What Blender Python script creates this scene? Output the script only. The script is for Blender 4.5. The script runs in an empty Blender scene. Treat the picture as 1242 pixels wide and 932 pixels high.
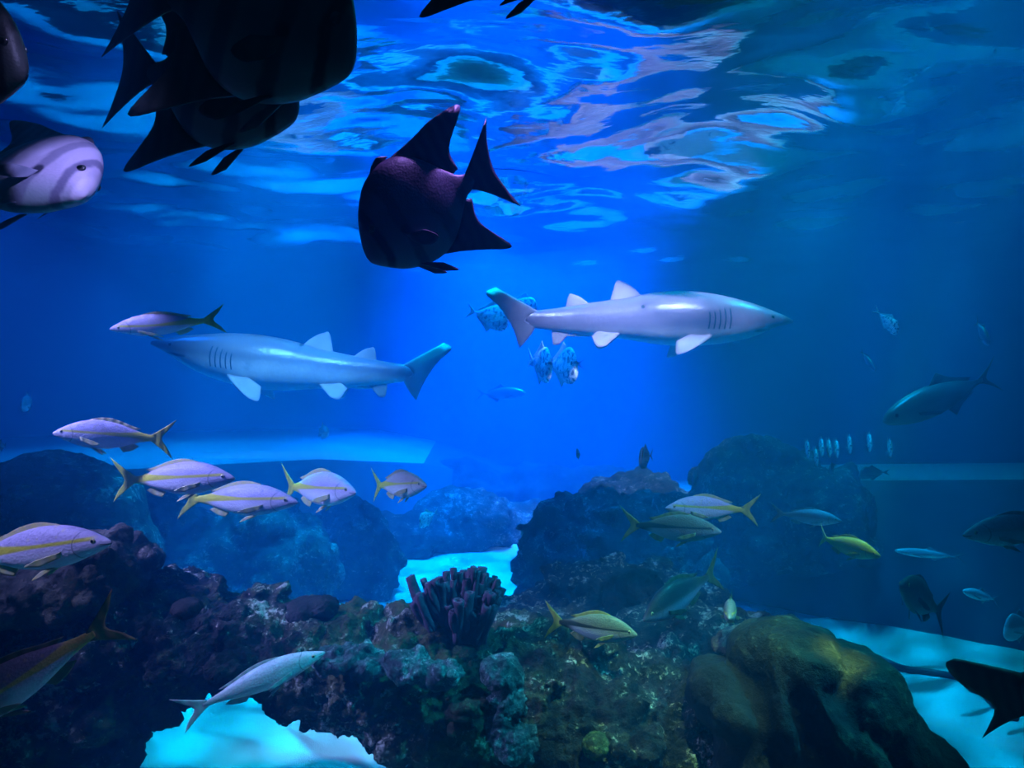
import bpy, bmesh, math, random
import numpy as np
from mathutils import Vector, Matrix, noise

random.seed(7)
SC = bpy.context.scene
COL = SC.collection
F = 900.0                      # focal length in pixels of the 1242 px wide frame
CX, CY = 621.0, 466.0
FLOOR = -1.5
SURF = 1.3

def P(u, v, d):
    """the point seen at pixel (u, v) at distance d along the view axis"""
    return Vector(((u - CX) * d / F, d, (CY - v) * d / F))

# ---------------------------------------------------------------- object helpers
def new_obj(name, me, mat=None, parent=None):
    o = bpy.data.objects.new(name, me)
    COL.objects.link(o)
    if mat is not None and me is not None:
        me.materials.append(mat)
    if parent is not None:
        o.parent = parent
    return o

def mesh(name, vs, fs, smooth=True):
    me = bpy.data.meshes.new(name)
    me.from_pydata([tuple(v) for v in vs], [], fs)
    me.validate()
    bm = bmesh.new(); bm.from_mesh(me)
    bmesh.ops.recalc_face_normals(bm, faces=bm.faces)
    bm.to_mesh(me); bm.free()
    if smooth:
        me.polygons.foreach_set('use_smooth', [True] * len(me.polygons))
    return me

def tag(o, label, cat, group=None, kind=None):
    o['label'] = label
    o['category'] = cat
    if group: o['group'] = group
    if kind: o['kind'] = kind
    return o

def structure(o):
    o['kind'] = 'structure'
    return o

# ---------------------------------------------------------------- node expression helper
class E:
    def __init__(self, nt, s): self.nt, self.s = nt, s
    def _m(self, op, *a, clamp=False):
        n = self.nt.nodes.new('ShaderNodeMath'); n.operation = op; n.use_clamp = clamp
        for i, x in enumerate((self,) + a):
            if isinstance(x, E): self.nt.links.new(x.s, n.inputs[i])
            else: n.inputs[i].default_value = x
        return E(self.nt, n.outputs[0])
    def __add__(self, o): return self._m('ADD', o)
    __radd__ = __add__
    def __sub__(self, o): return self._m('SUBTRACT', o)
    def __rsub__(self, o): return (self * -1.0) + o
    def __mul__(self, o): return self._m('MULTIPLY', o)
    __rmul__ = __mul__
    def __truediv__(self, o): return self._m('DIVIDE', o)
    def abs(self): return self._m('ABSOLUTE')
    def sin(self): return self._m('SINE')
    def pow(self, p): return self._m('POWER', p)
    def max(self, o): return self._m('MAXIMUM', o)
    def min(self, o): return self._m('MINIMUM', o)
    def step(self, a, b):
        """0 below a, 1 above b (a may be larger than b)"""
        n = self.nt.nodes.new('ShaderNodeMapRange'); n.interpolation_type = 'SMOOTHSTEP'
        self.nt.links.new(self.s, n.inputs[0])
        if a < b:
            n.inputs[1].default_value, n.inputs[2].default_value = a, b
            n.inputs[3].default_value, n.inputs[4].default_value = 0, 1
        else:
            n.inputs[1].default_value, n.inputs[2].default_value = b, a
            n.inputs[3].default_value, n.inputs[4].default_value = 1, 0
        return E(self.nt, n.outputs[0])

class Mat:
    def __init__(self, name):
        self.m = bpy.data.materials.new(name); self.m.use_nodes = True
        self.nt = self.m.node_tree
        self.nt.nodes.clear()
        self.out = self.nt.nodes.new('ShaderNodeOutputMaterial')
        self.tc = self.nt.nodes.new('ShaderNodeTexCoord')
    def obj(self): return self.tc.outputs['Object']
    def xyz(self, sock=None):
        n = self.nt.nodes.new('ShaderNodeSeparateXYZ'); self.nt.links.new(sock or self.obj(), n.inputs[0])
        return [E(self.nt, n.outputs[i]) for i in range(3)]
    def noise(self, scale, detail=4, rough=.55, vec=None, dist=0.0):
        n = self.nt.nodes.new('ShaderNodeTexNoise'); n.inputs['Scale'].default_value = scale
        n.inputs['Detail'].default_value = detail; n.inputs['Roughness'].default_value = rough
        n.inputs['Distortion'].default_value = dist
        self.nt.links.new(vec or self.obj(), n.inputs['Vector'])
        return E(self.nt, n.outputs['Fac'] if 'Fac' in n.outputs else n.outputs[0])
    def voronoi(self, scale, vec=None, feature='F1'):
        n = self.nt.nodes.new('ShaderNodeTexVoronoi'); n.inputs['Scale'].default_value = scale
        n.feature = feature
        self.nt.links.new(vec or self.obj(), n.inputs['Vector'])
        return E(self.nt, n.outputs['Distance'])
    def scaled(self, x, y, z):
        n = self.nt.nodes.new('ShaderNodeVectorMath'); n.operation = 'MULTIPLY'
        self.nt.links.new(self.obj(), n.inputs[0]); n.inputs[1].default_value = (x, y, z)
        return n.outputs[0]
    def rgb(self, c):
        n = self.nt.nodes.new('ShaderNodeRGB'); n.outputs[0].default_value = (*c, 1); return n.outputs[0]
    def mix(self, a, b, f):
        n = self.nt.nodes.new('ShaderNodeMix'); n.data_type = 'RGBA'; n.clamp_factor = True
        fi = [i for i in n.inputs if i.name == 'Factor'][0]
        A = [i for i in n.inputs if i.name == 'A' and i.type == 'RGBA'][0]
        B = [i for i in n.inputs if i.name == 'B' and i.type == 'RGBA'][0]
        for s, x in ((A, a), (B, b)):
            if isinstance(x, tuple): s.default_value = (*x, 1)
            else: self.nt.links.new(x, s)
        if isinstance(f, E): self.nt.links.new(f.s, fi)
        else: fi.default_value = f
        return [o for o in n.outputs if o.type == 'RGBA'][0]
    def bump(self, h, strength=.5, dist=.01, normal=None):
        n = self.nt.nodes.new('ShaderNodeBump'); n.inputs['Strength'].default_value = strength
        n.inputs['Distance'].default_value = dist
        self.nt.links.new(h.s, n.inputs['Height'])
        if normal: self.nt.links.new(normal, n.inputs['Normal'])
        return n.outputs[0]
    def surf(self, color, rough=.6, spec=.3, normal=None, **kw):
        b = self.nt.nodes.new('ShaderNodeBsdfPrincipled')
        if isinstance(color, tuple): b.inputs['Base Color'].default_value = (*color, 1)
        else: self.nt.links.new(color, b.inputs['Base Color'])
        if isinstance(rough, E): self.nt.links.new(rough.s, b.inputs['Roughness'])
        else: b.inputs['Roughness'].default_value = rough
        b.inputs['Specular IOR Level'].default_value = spec
        for k, v in kw.items(): b.inputs[k.replace('_', ' ')].default_value = v
        if normal: self.nt.links.new(normal, b.inputs['Normal'])
        self.nt.links.new(b.outputs[0], self.out.inputs['Surface'])
        return self.m

def plain(name, c, rough=.5, spec=.4, **kw):
    return Mat(name).surf(c, rough, spec, **kw)
# ---------------------------------------------------------------- fish anatomy
def catmull(pts, n):
    """n+1 points along a smooth curve through pts (any dimension)"""
    p = np.array(pts, float); k = len(p)
    if k == 2:
        t = np.linspace(0, 1, n + 1)[:, None]; return p[0] * (1 - t) + p[1] * t
    ext = np.vstack([2 * p[0] - p[1], p, 2 * p[-1] - p[-2]])
    out = []
    for s in np.linspace(0, k - 1, n + 1):
        i = min(int(s), k - 2); t = s - i
        a, b, c, d = ext[i:i + 4]
        out.append(.5 * (2 * b + (c - a) * t + (2 * a - 5 * b + 4 * c - d) * t * t + (3 * b - a - 3 * c + d) * t ** 3))
    return np.array(out)

def loft(st, nx=44, ns=22, sq=1.0):
    """closed body from stations (x, top, bottom, half width), nose first"""
    c = catmull(st, nx)
    vs, fs = [], []
    for x, zt, zb, w in c:
        w = max(w, .0015)
        if zt - zb < .003: m = (zt + zb) / 2; zt, zb = m + .0015, m - .0015
        m, h = (zt + zb) / 2, (zt - zb) / 2
        for j in range(ns):
            a = 2 * math.pi * j / ns
            ca, sa = math.cos(a), math.sin(a)
            vs.append((x, w * math.copysign(abs(ca) ** sq, ca), m + h * sa))
    for i in range(nx):
        for j in range(ns):
            k = (j + 1) % ns
            fs.append((i * ns + j, i * ns + k, (i + 1) * ns + k, (i + 1) * ns + j))
    for i, s in ((0, 1), (nx, -1)):
        r = c[i]; vs.append((r[0] + s * .002, 0, (r[1] + r[2]) / 2)); n = len(vs) - 1
        for j in range(ns):
            fs.append((i * ns + j, i * ns + (j + 1) % ns, n))
    return vs, fs

def fin(base, edge, th=.006, mid=None, n=(0, 1, 0), nu=14, nv=6, te=.0012, ray=0.0):
    """a solid fin stretched from a base line to its free edge, thinning outwards"""
    B = catmull(base, nu); T = catmull(edge, nu)
    M = catmull(mid, nu) if mid is not None else (B + T) / 2
    n = np.array(n, float); n /= np.linalg.norm(n)
    a, b = [], []
    for v in range(nv + 1):
        s = v / nv
        for u in range(nu + 1):
            p = (1 - s) * (1 - 2 * s) * B[u] + 4 * s * (1 - s) * M[u] - s * (1 - 2 * s) * T[u]
            h = (th * (1 - s) + te * s) / 2
            if u in (0, nu): h *= .5
            h2 = h + (ray if u % 2 else 0) * (1 - s)
            a.append(p + n * h2); b.append(p - n * h2)
    vs = a + b; N = len(a); W = nu + 1; fs = []
    for v in range(nv):
        for u in range(nu):
            i = v * W + u
            fs.append((i, i + 1, i + W + 1, i + W)); fs.append((N + i, N + i + W, N + i + W + 1, N + i + 1))
    for v in range(nv):
        for u in (0, nu):
            i = v * W + u; fs.append((i, i + W, N + i + W, N + i))
    for u in range(nu):
        for v in (0, nv):
            i = v * W + u; fs.append((i, i + 1, N + i + 1, N + i))
    return vs, fs

def ball(c, r, n=10):
    bm = bmesh.new()
    bmesh.ops.create_uvsphere(bm, u_segments=n * 2, v_segments=n, radius=1)
    vs = [(c[0] + v.co.x * r[0], c[1] + v.co.y * r[1], c[2] + v.co.z * r[2]) for v in bm.verts]
    fs = [tuple(v.index for v in f.verts) for f in bm.faces]
    bm.free()
    return vs, fs

SNAP = [(1.0, .000, -.012, .004), (.975, .020, -.028, .018), (.93, .046, -.046, .034), (.86, .080, -.070, .050), (.76, .112, -.098, .062),
        (.63, .124, -.112, .066), (.49, .105, -.098, .056), (.37, .070, -.066, .038), (.28, .040, -.040, .021), (.21, .027, -.028, .012), (.165, .026, -.027, .006)]
SPADE = [(1.0, -.075, -.105, .006), (.985, -.02, -.135, .030), (.95, .07, -.165, .050), (.90, .150, -.200, .064), (.82, .230, -.245, .078), (.70, .283, -.275, .082),
         (.58, .280, -.272, .076), (.47, .220, -.222, .058), (.38, .135, -.14, .038), (.31, .068, -.075, .024), (.26, .047, -.05, .014), (.215, .045, -.047, .007)]
LOOK = [(1.0, -.10, -.135, .006), (.985, -.03, -.165, .026), (.95, .09, -.20, .040), (.89, .185, -.235, .050), (.78, .235, -.25, .056), (.64, .20, -.225, .050), (.50, .135, -.155, .040),
        (.38, .070, -.085, .026), (.29, .030, -.038, .014), (.23, .020, -.022, .010), (.19, .020, -.022, .006)]
JACK = [(1.0, .005, -.012, .004), (.97, .034, -.036, .024), (.90, .066, -.062, .044), (.78, .095, -.09, .058), (.62, .104, -.10, .062), (.46, .085, -.085, .05), (.33, .05, -.052, .032),
        (.24, .022, -.024, .017), (.19, .016, -.017, .011), (.16, .017, -.018, .006)]
SHARK = [(1.0, .004, -.006, .004), (.975, .017, -.012, .022), (.94, .031, -.024, .040), (.89, .050, -.048, .058), (.83, .068, -.068, .072), (.75, .086, -.083, .080), (.65, .097, -.090, .082),
         (.55, .092, -.084, .075), (.46, .075, -.070, .060), (.37, .063, -.060, .048), (.28, .050, -.049, .036), (.21, .039, -.039, .026), (.15, .031, -.031, .017), (.115, .025, -.025, .008)]

def side(st, x):
    """(top, bottom, half width) of a body at x"""
    c = catmull(st, 120); i = int(np.argmin(abs(c[:, 0] - x))); return c[i][1:]

def flank(st, x, z):
    """half width of the body at height z"""
    t, b, w = side(st, x)
    return w * math.sqrt(max(0, 1 - ((z - (t + b) / 2) / ((t - b) / 2)) ** 2))

def pair(parts, name, fn, mat, sides=(1, -1)):
    for s in sides: parts.append((name, fn(s), mat))

def snapper_parts(M, det=True):
    st = SNAP; p = [('body', loft(st), M['body'])]
    p.append(('tail_fin', fin([(.20, 0, .024), (.185, 0, 0), (.20, 0, -.025)],
              [(-.01, 0, .165), (.045, 0, .085), (.105, 0, .0), (.045, 0, -.085), (0, 0, -.165)], .012,
              mid=[(.12, 0, .075), (.125, 0, .04), (.15, 0, 0), (.125, 0, -.04), (.12, 0, -.075)], ray=.0006), M['tail']))
    bx = [.74, .64, .54, .44, .34]
    p.append(('dorsal_fin', fin([(x, 0, side(st, x)[0] - .006) for x in bx],
              [(.70, 0, .128), (.60, 0, .146), (.49, 0, .132), (.39, 0, .098), (.285, 0, .070)], .008, ray=.0008), M['fin']))
    p.append(('anal_fin', fin([(x, 0, side(st, x)[1] + .005) for x in (.46, .40, .34)],
              [(.42, 0, -.130), (.35, 0, -.112), (.29, 0, -.076)], .007, ray=.0006), M['fin']))
    pair(p, 'pelvic_fin', lambda s: fin([(.70, s * .018, -.095), (.665, s * .022, -.1)], [(.61, s * .04, -.142), (.565, s * .045, -.155), (.61, s * .035, -.115)], .006, n=(.1, 1, .4 * s), nu=6), M['fin'])
    pair(p, 'pectoral_fin', lambda s: fin([(.765, s * .060, -.018), (.755, s * .058, -.048)], [(.65, s * .088, -.042), (.585, s * .10, -.070), (.66, s * .082, -.080)], .006, n=(.35, 1, .3 * s), nu=6), M['fin'])
    w = flank(st, .922, .016)
    pair(p, 'eye', lambda s: ball((.922, s * (w - .003), .016), (.0145, .007, .0145)), M['eye'])
    pair(p, 'pupil', lambda s: ball((.922, s * (w + .0015), .016), (.0085, .004, .0085)), M['pupil'])
    return p

def spade_parts(M, det=True):
    st = SPADE; p = [('body', loft(st, 52, 26), M['body'])]
    p.append(('tail_fin', fin([(.25, 0, .042), (.23, 0, 0), (.25, 0, -.044)],
              [(-.03, 0, .255), (.03, 0, .14), (.065, 0, .0), (.04, 0, -.14), (.0, 0, -.26)], .014,
              mid=[(.15, 0, .115), (.13, 0, .06), (.15, 0, 0), (.13, 0, -.06), (.15, 0, -.115)], ray=.0014, nu=20), M['fin']))
    p.append(('dorsal_fin', fin([(.66, 0, .275), (.56, 0, .262), (.46, 0, .205), (.385, 0, .13), (.32, 0, .068)],
              [(.48, 0, .312), (.30, 0, .368), (.09, 0, .372), (.265, 0, .205), (.275, 0, .082)], .016,
              mid=[(.57, 0, .298), (.42, 0, .315), (.30, 0, .265), (.34, 0, .165), (.30, 0, .078)], ray=.001, nu=20), M['fin']))
    p.append(('anal_fin', fin([(.60, 0, -.268), (.52, 0, -.245), (.45, 0, -.2), (.385, 0, -.135), (.32, 0, -.072)],
              [(.48, 0, -.300), (.34, 0, -.365), (.17, 0, -.425), (.295, 0, -.22), (.275, 0, -.085)], .016,
              mid=[(.54, 0, -.288), (.43, 0, -.31), (.325, 0, -.28), (.34, 0, -.175), (.30, 0, -.08)], ray=.001, nu=20), M['fin']))
    p.append(('spiny_dorsal_fin', fin([(.78, 0, .245), (.72, 0, .272), (.66, 0, .28)], [(.745, 0, .285), (.69, 0, .315), (.63, 0, .298)], .01, nu=8), M['fin']))
    pair(p, 'pelvic_fin', lambda s: fin([(.76, s * .03, -.25), (.715, s * .034, -.262)], [(.66, s * .06, -.345), (.585, s * .065, -.375), (.645, s * .05, -.30)], .009, n=(.1, 1, .4 * s), nu=8), M['fin'])
    pair(p, 'pectoral_fin', lambda s: fin([(.785, s * .075, -.075), (.765, s * .074, -.125)], [(.69, s * .115, -.10), (.645, s * .13, -.16), (.685, s * .11, -.185), (.74, s * .09, -.16)], .007, n=(.35, 1, .3 * s), nu=8), M['fin'])
    w = flank(st, .925, .02)
    pair(p, 'eye', lambda s: ball((.925, s * (w - .006), .02), (.024, .010, .024)), M['eye'])
    pair(p, 'pupil', lambda s: ball((.926, s * (w + .0008), .02), (.015, .0055, .015)), M['pupil'])
    return p

def look_parts(M, det=True):
    st = LOOK; p = [('body', loft(st, 36, 18), M['body'])]
    p.append(('tail_fin', fin([(.22, 0, .019), (.20, 0, 0), (.22, 0, -.02)],
              [(-.0, 0, .15), (.06, 0, .07), (.12, 0, 0), (.06, 0, -.07), (.0, 0, -.15)], .012), M['tail']))
    p.append(('dorsal_fin', fin([(.70, 0, .215), (.52, 0, .142), (.30, 0, .03)], [(.60, 0, .30), (.45, 0, .175), (.26, 0, .055)], .01), M['fin']))
    p.append(('anal_fin', fin([(.66, 0, -.225), (.5, 0, -.15), (.30, 0, -.04)], [(.57, 0, -.305), (.44, 0, -.19), (.26, 0, -.065)], .01), M['fin']))
    pair(p, 'pectoral_fin', lambda s: fin([(.82, s * .05, -.06), (.81, s * .05, -.09)], [(.60, s * .09, -.10), (.64, s * .08, -.12)], .006, n=(.35, 1, .3 * s), nu=6), M['fin'])
    w = flank(st, .92, .03)
    pair(p, 'eye', lambda s: ball((.92, s * (w - .004), .03), (.024, .012, .024)), M['eye'])
    return p

def jack_parts(M, det=True):
    st = JACK; p = [('body', loft(st, 36, 18), M['body'])]
    p.append(('tail_fin', fin([(.19, 0, .016), (.175, 0, 0), (.19, 0, -.017)],
              [(-.01, 0, .125), (.05, 0, .07), (.12, 0, 0), (.05, 0, -.07), (.0, 0, -.13)], .010,
              mid=[(.10, 0, .055), (.12, 0, .03), (.15, 0, 0), (.12, 0, -.03), (.10, 0, -.055)]), M['tail']))
    p.append(('dorsal_fin', fin([(.60, 0, .098), (.45, 0, .08), (.28, 0, .03)], [(.52, 0, .165), (.42, 0, .105), (.25, 0, .05)], .008), M['fin']))
    p.append(('anal_fin', fin([(.50, 0, -.088), (.40, 0, -.068), (.28, 0, -.03)], [(.44, 0, -.150), (.36, 0, -.092), (.25, 0, -.05)], .008), M['fin']))
    pair(p, 'pectoral_fin', lambda s: fin([(.78, s * .055, -.015), (.77, s * .055, -.04)], [(.60, s * .085, -.06), (.63, s * .075, -.075)], .006, n=(.35, 1, .3 * s), nu=6), M['fin'])
    w = flank(st, .922, .012)
    pair(p, 'eye', lambda s: ball((.922, s * (w - .003), .012), (.014, .007, .014)), M['eye'])
    return p

def shark_parts(M, det=True, clasper=True):
    st = SHARK; p = [('body', loft(st, 60, 28), M['body'])]
    p.append(('tail_fin', fin([(.17, 0, .020), (.13, 0, .012), (.115, 0, -.006), (.15, 0, -.020)],
              [(.02, 0, .105), (-.01, 0, .082), (.035, 0, .035), (.075, 0, -.035), (.095, 0, -.098)], .020,
              mid=[(.105, 0, .058), (.07, 0, .045), (.082, 0, .012), (.102, 0, -.018), (.13, 0, -.055)], ray=0, nu=20), M['fin']))
    p.append(('dorsal_fin', fin([(.505, 0, .078), (.455, 0, .066), (.415, 0, .056)], [(.44, 0, .128), (.418, 0, .130), (.398, 0, .066)], .020,
              mid=[(.47, 0, .112), (.44, 0, .098), (.408, 0, .062)]), M['fin']))
    p.append(('rear_dorsal_fin', fin([(.335, 0, .046), (.295, 0, .036), (.262, 0, .028)], [(.278, 0, .086), (.258, 0, .086), (.245, 0, .036)], .016,
              mid=[(.303, 0, .074), (.275, 0, .06), (.252, 0, .032)]), M['fin']))
    p.append(('anal_fin', fin([(.275, 0, -.034), (.245, 0, -.028), (.22, 0, -.024)], [(.225, 0, -.085), (.205, 0, -.083), (.20, 0, -.034)], .014), M['fin']))
    pair(p, 'pelvic_fin', lambda s: fin([(.43, s * .036, -.052), (.39, s * .032, -.05), (.355, s * .026, -.044)],
         [(.385, s * .072, -.092), (.355, s * .066, -.096), (.335, s * .036, -.058)], .014, n=(.1, .8, .6 * s), nu=8), M['fin'])
    if clasper:
        pair(p, 'clasper', lambda s: loft([(.36, -.040, -.056, .006), (.33, -.044, -.058, .007), (.28, -.048, -.058, .0055), (.25, -.05, -.056, .002)], 10, 8), M['clasper'], (1,))
    pair(p, 'pectoral_fin', lambda s: fin([(.73, s * .066, -.058), (.69, s * .066, -.062), (.655, s * .062, -.06)],
         [(.635, s * .160, -.118), (.605, s * .152, -.122), (.612, s * .088, -.078)], .020, n=(.15, .55, .8 * s), nu=10,
         mid=[(.69, s * .115, -.086), (.66, s * .11, -.09), (.63, s * .078, -.07)]), M['fin'])
    w = flank(st, .925, .008)
    pair(p, 'eye', lambda s: ball((.925, s * (w - .002), .008), (.0075, .004, .0065)), M['pupil'])
    for k in range(5):
        x = .785 - k * .017
        wv = side(st, x)[2]
        def gill(s, x=x, wv=wv):
            # a narrow curved slit standing a hair proud of the flank
            c = [(x - .003 + .004 * math.sin(t * 3.1), s * (wv * math.sqrt(max(0, 1 - ((z + .002) / .086) ** 2)) + .0002), z) for t, z in [(i / 5, -.036 + i / 5 * .068) for i in range(6)]]
            c2 = [(q[0] + .0042, q[1] - s * .0005, q[2]) for q in c]
            return fin(c, c2, .0016, nu=8, nv=1, te=.0016)
        pair(p, 'gill_slit', gill, M['gill'])
    return p

BROAD = [(1.0, .0, -.01, .006), (.94, .09, -.07, .05), (.80, .19, -.15, .09), (.62, .22, -.18, .10), (.48, .19, -.14, .075), (.40, .155, -.10, .05), (.345, .14, -.082, .03), (.31, .135, -.078, .012)]
def broad_parts(M, det=True):
    st = BROAD; p = [('body', loft(st, 36, 18), M['body'])]
    p.append(('tail_fin', fin([(.36, 0, .138), (.345, 0, .03), (.36, 0, -.080)],
              [(.05, 0, .238), (-.005, 0, .205), (.05, 0, .09), (.185, 0, -.03), (.15, 0, -.13), (.09, 0, -.218)], .05,
              mid=[(.19, 0, .195), (.16, 0, .16), (.20, 0, .05), (.25, 0, -.03), (.25, 0, -.09), (.23, 0, -.13)], ray=.001), M['tail']))
    p.append(('dorsal_fin', fin([(.74, 0, .20), (.60, 0, .215), (.46, 0, .18)], [(.66, 0, .29), (.54, 0, .28), (.42, 0, .20)], .012), M['fin']))
    p.append(('anal_fin', fin([(.60, 0, -.175), (.52, 0, -.15), (.46, 0, -.125)], [(.50, 0, -.25), (.44, 0, -.21), (.41, 0, -.135)], .012), M['fin']))
    w = flank(st, .92, .03)
    pair(p, 'eye', lambda s: ball((.92, s * (w - .003), .03), (.016, .008, .016)), M['eye'])
    return p

KIND = {'broad': broad_parts, 'snapper': snapper_parts, 'spadefish': spade_parts, 'lookdown': look_parts, 'jack': jack_parts, 'shark': shark_parts}

def make_fish(kind, name, mats, N, T, label, cat, group=None, roll=0.0, bend=0.0, zs=1.0, ws=1.0, sag=0.0, hook=0.0, skip=(), far=False):
    """N, T: (u, v, distance) of the nose and of the tail end. bend: sideways curve, sag: curve up/down, hook: extra curl of the tail"""
    n, t = P(*N), P(*T)
    ax = (n - t); L = ax.length; ax.normalize()
    up = Vector((0, 0, 1)); up = (up - ax * up.dot(ax)).normalized()
    yv = up.cross(ax)
    R = Matrix((ax, yv, up)).transposed().to_4x4() @ Matrix.Rotation(math.radians(roll), 4, 'X')
    root = bpy.data.objects.new(name, None); COL.objects.link(root)
    root.empty_display_size = .05
    root.matrix_world = Matrix.Translation(t + ax * L * .5) @ R @ Matrix.Scale(L, 4)
    tag(root, label, cat, group)
    eyes = []
    for pn, (vs, fs), mat in KIND[kind](mats):
        if pn in skip: continue
        if far and pn in ('pupil', 'eye', 'gill_slit'): continue
        out = []
        for x, y, z in vs:
            q = .62 - x
            dy = bend * (q * q if q > 0 else .35 * q * q)
            if hook and x < .32: dy += hook * (.32 - x) ** 2 * 4
            dz = -sag * (1 - ((x - .5) / .5) ** 2)
            out.append((x - .5, y * ws + dy, (z + dz) * zs))
        o = new_obj(pn, mesh(name + '_' + pn, out, fs), mat, root)
        if pn == 'eye': eyes.append(o)
        if pn == 'pupil': o.parent = eyes.pop(0)
    return root
# ---------------------------------------------------------------- materials
def mat_snapper(name, back, belly, yellow, stripe=1.0):
    m = Mat(name); x, y, z = m.xyz(); x = x + .5
    n = m.noise(38, 5); n2 = m.noise(9, 3)
    col = m.mix(belly, back, (z + (n2 - .5) * .03).step(-.045, .045))
    col = m.mix(col, tuple(c * .62 for c in back), (n.step(.52, .66) * z.step(.0, .05)) * .55)          # mottled back
    spots = m.voronoi(26, m.scaled(1, .2, 1)).step(.30, .16) * z.step(.03, .06) * x.step(.86, .8)
    col = m.mix(col, tuple(.5 * (a + b) for a, b in zip(yellow, back)), spots * .6)
    wid = .007 + (.60 - x).max(0.0) * .060
    line = ((z - .018 - (.4 - x).min(0.0) * -.02).abs() - wid).step(.008, -.004) * x.step(.95, .90)
    col = m.mix(col, yellow, line * stripe)
    col = m.mix(col, yellow, x.step(.36, .24) * stripe)
    col = m.mix(col, (.05, .045, .06), ((z + .012 - (1.0 - x) * .12).abs().step(.0045, .002) * x.step(.945, .96)) * .8)      # mouth line
    r = ((x - .905).pow(2) + (z + .004).pow(2)).pow(.5)
    col = m.mix(col, (.08, .07, .1), (r - .082).abs().step(.006, .001) * x.step(.87, .85) * .6)                              # gill cover edge, its crease shading painted in
    sc = m.voronoi(62, m.scaled(1, .4, 1.2))
    return m.surf(col, n2.step(.3, .7) * .2 + .42, .32, m.bump(sc + n * .6, .3, .003))

def mat_spade(name, base, band, belly, bands=1.0):
    m = Mat(name); x, y, z = m.xyz(); x = x + .5
    n = m.noise(7, 4); n2 = m.noise(40, 3)
    col = m.mix(belly, base, (z + (n - .5) * .12).step(-.19, -.03))
    col = m.mix(col, tuple(c * 1.35 for c in base), n.step(.5, .7) * .6)
    wob = (n - .5) * .07
    b = (x + wob - .925 - z * .10).abs().step(.034, .012)
    b = b.max((x + wob - .775 - z * .16).abs().step(.045, .02) * .75)
    b = b.max((x + wob - .54 - z * .2).abs().step(.06, .025) * .75)
    b = b.max((x + wob - .345).abs().step(.05, .02) * .6)
    col = m.mix(col, band, b * bands)
    r = ((x - .775).pow(2) + (z + .055).pow(2)).pow(.5)
    col = m.mix(col, tuple(c * .25 for c in band), r.step(.034, .018) * .95)       # dark blotch behind the gill
    col = m.mix(col, tuple(min(1, c * 1.5) for c in base), x.step(.962, .98) * .7)          # paler lips
    sc = m.voronoi(70, m.scaled(1, .4, 1.2))
    return m.surf(col, .5, .3, m.bump(sc + n2 * .5, .2, .002))

def mat_shark(name, back, belly):
    m = Mat(name); x, y, z = m.xyz(); x = x + .5
    n = m.noise(6, 4); n2 = m.noise(60, 3); n3 = m.noise(22, 3)
    col = m.mix(belly, back, (z + (n - .5) * .03).step(-.052, -.012))
    col = m.mix(col, tuple(c * .7 for c in back), n3.step(.55, .72) * .35)
    col = m.mix(col, tuple(c * .45 for c in back), x.step(.955, .985) * .75)
    col = m.mix(col, (.04, .04, .05), ((z + .022 - (1 - x) * -.10).abs().step(.006, .002) * x.step(.865, .88) * x.step(.955, .94)) * .85)
    d = ((x - .505).pow(2) + (z - .045).pow(2)).pow(.5)
    col = m.mix(col, (.02, .02, .03), d.step(.0075, .005))
    return m.surf(col, .30, .6, m.bump(n2 + n * 1.5, .3, .012))

def mat_fin(name, c1, c2=None, freq=130, rough=.5, trans=.25):
    m = Mat(name); x, y, z = m.xyz(); n = m.noise(14, 3)
    w = m.nt.nodes.new('ShaderNodeTexWave'); w.inputs['Scale'].default_value = 9; w.inputs['Distortion'].default_value = 2.5
    m.nt.links.new(m.scaled(.5, 1, 1.6), w.inputs['Vector'])
    f = E(m.nt, w.outputs['Fac']) if 'Fac' in w.outputs else E(m.nt, w.outputs[1])
    col = m.mix(c1, c2 or tuple(c * .6 for c in c1), f * .5 + n * .3)
    return m.surf(col, rough, .35, m.bump(f, .25, .006))

EYE = plain('fish_eye', (.55, .5, .25), .15, .6)
PUPIL = plain('pupil_black', (.006, .006, .008), .08, .8)
GILL = plain('gill_dark', (.03, .03, .04), .7, .1)
YEL = (.62, .58, .06)
M_SNAP = dict(body=mat_snapper('snapper_skin', (.50, .44, .66), (.84, .80, .90), YEL), tail=mat_fin('yellow_tail', (.52, .54, .06), (.22, .26, .05)),
              fin=mat_fin('yellow_fin', (.55, .52, .16), (.5, .5, .4)), eye=EYE, pupil=PUPIL)
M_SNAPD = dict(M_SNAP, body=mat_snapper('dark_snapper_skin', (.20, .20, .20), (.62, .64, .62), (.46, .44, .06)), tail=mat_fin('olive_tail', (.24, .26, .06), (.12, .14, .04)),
               fin=mat_fin('olive_fin', (.22, .24, .09), (.15, .16, .10)))
M_SNAPB = dict(M_SNAP, body=mat_snapper('pale_snapper_skin', (.50, .56, .62), (.80, .84, .86), (.45, .52, .5), .5), tail=mat_fin('pale_tail', (.5, .56, .56)), fin=mat_fin('pale_fin', (.5, .55, .55)))
M_SPD = dict(body=mat_spade('shaded_spadefish_skin', (.135, .10, .17), (.035, .03, .05), (.20, .20, .26)), fin=mat_fin('shaded_spadefish_fin', (.085, .075, .12), (.03, .03, .05), trans=.1), eye=plain('shaded_fish_eye', (.05, .05, .05), .2, .6), pupil=PUPIL)  # spadefish copy with the shade of a backlit fish in its colours
M_SPB = dict(body=mat_spade('unlit_spadefish_skin', (.085, .095, .10), (.02, .022, .026), (.16, .20, .20)), fin=mat_fin('unlit_spadefish_fin', (.06, .07, .075), (.025, .03, .034)), eye=plain('unlit_fish_eye', (.03, .03, .03), .2, .6), pupil=PUPIL)  # same fish away from the lamps, the lack of light put into its colours
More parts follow.
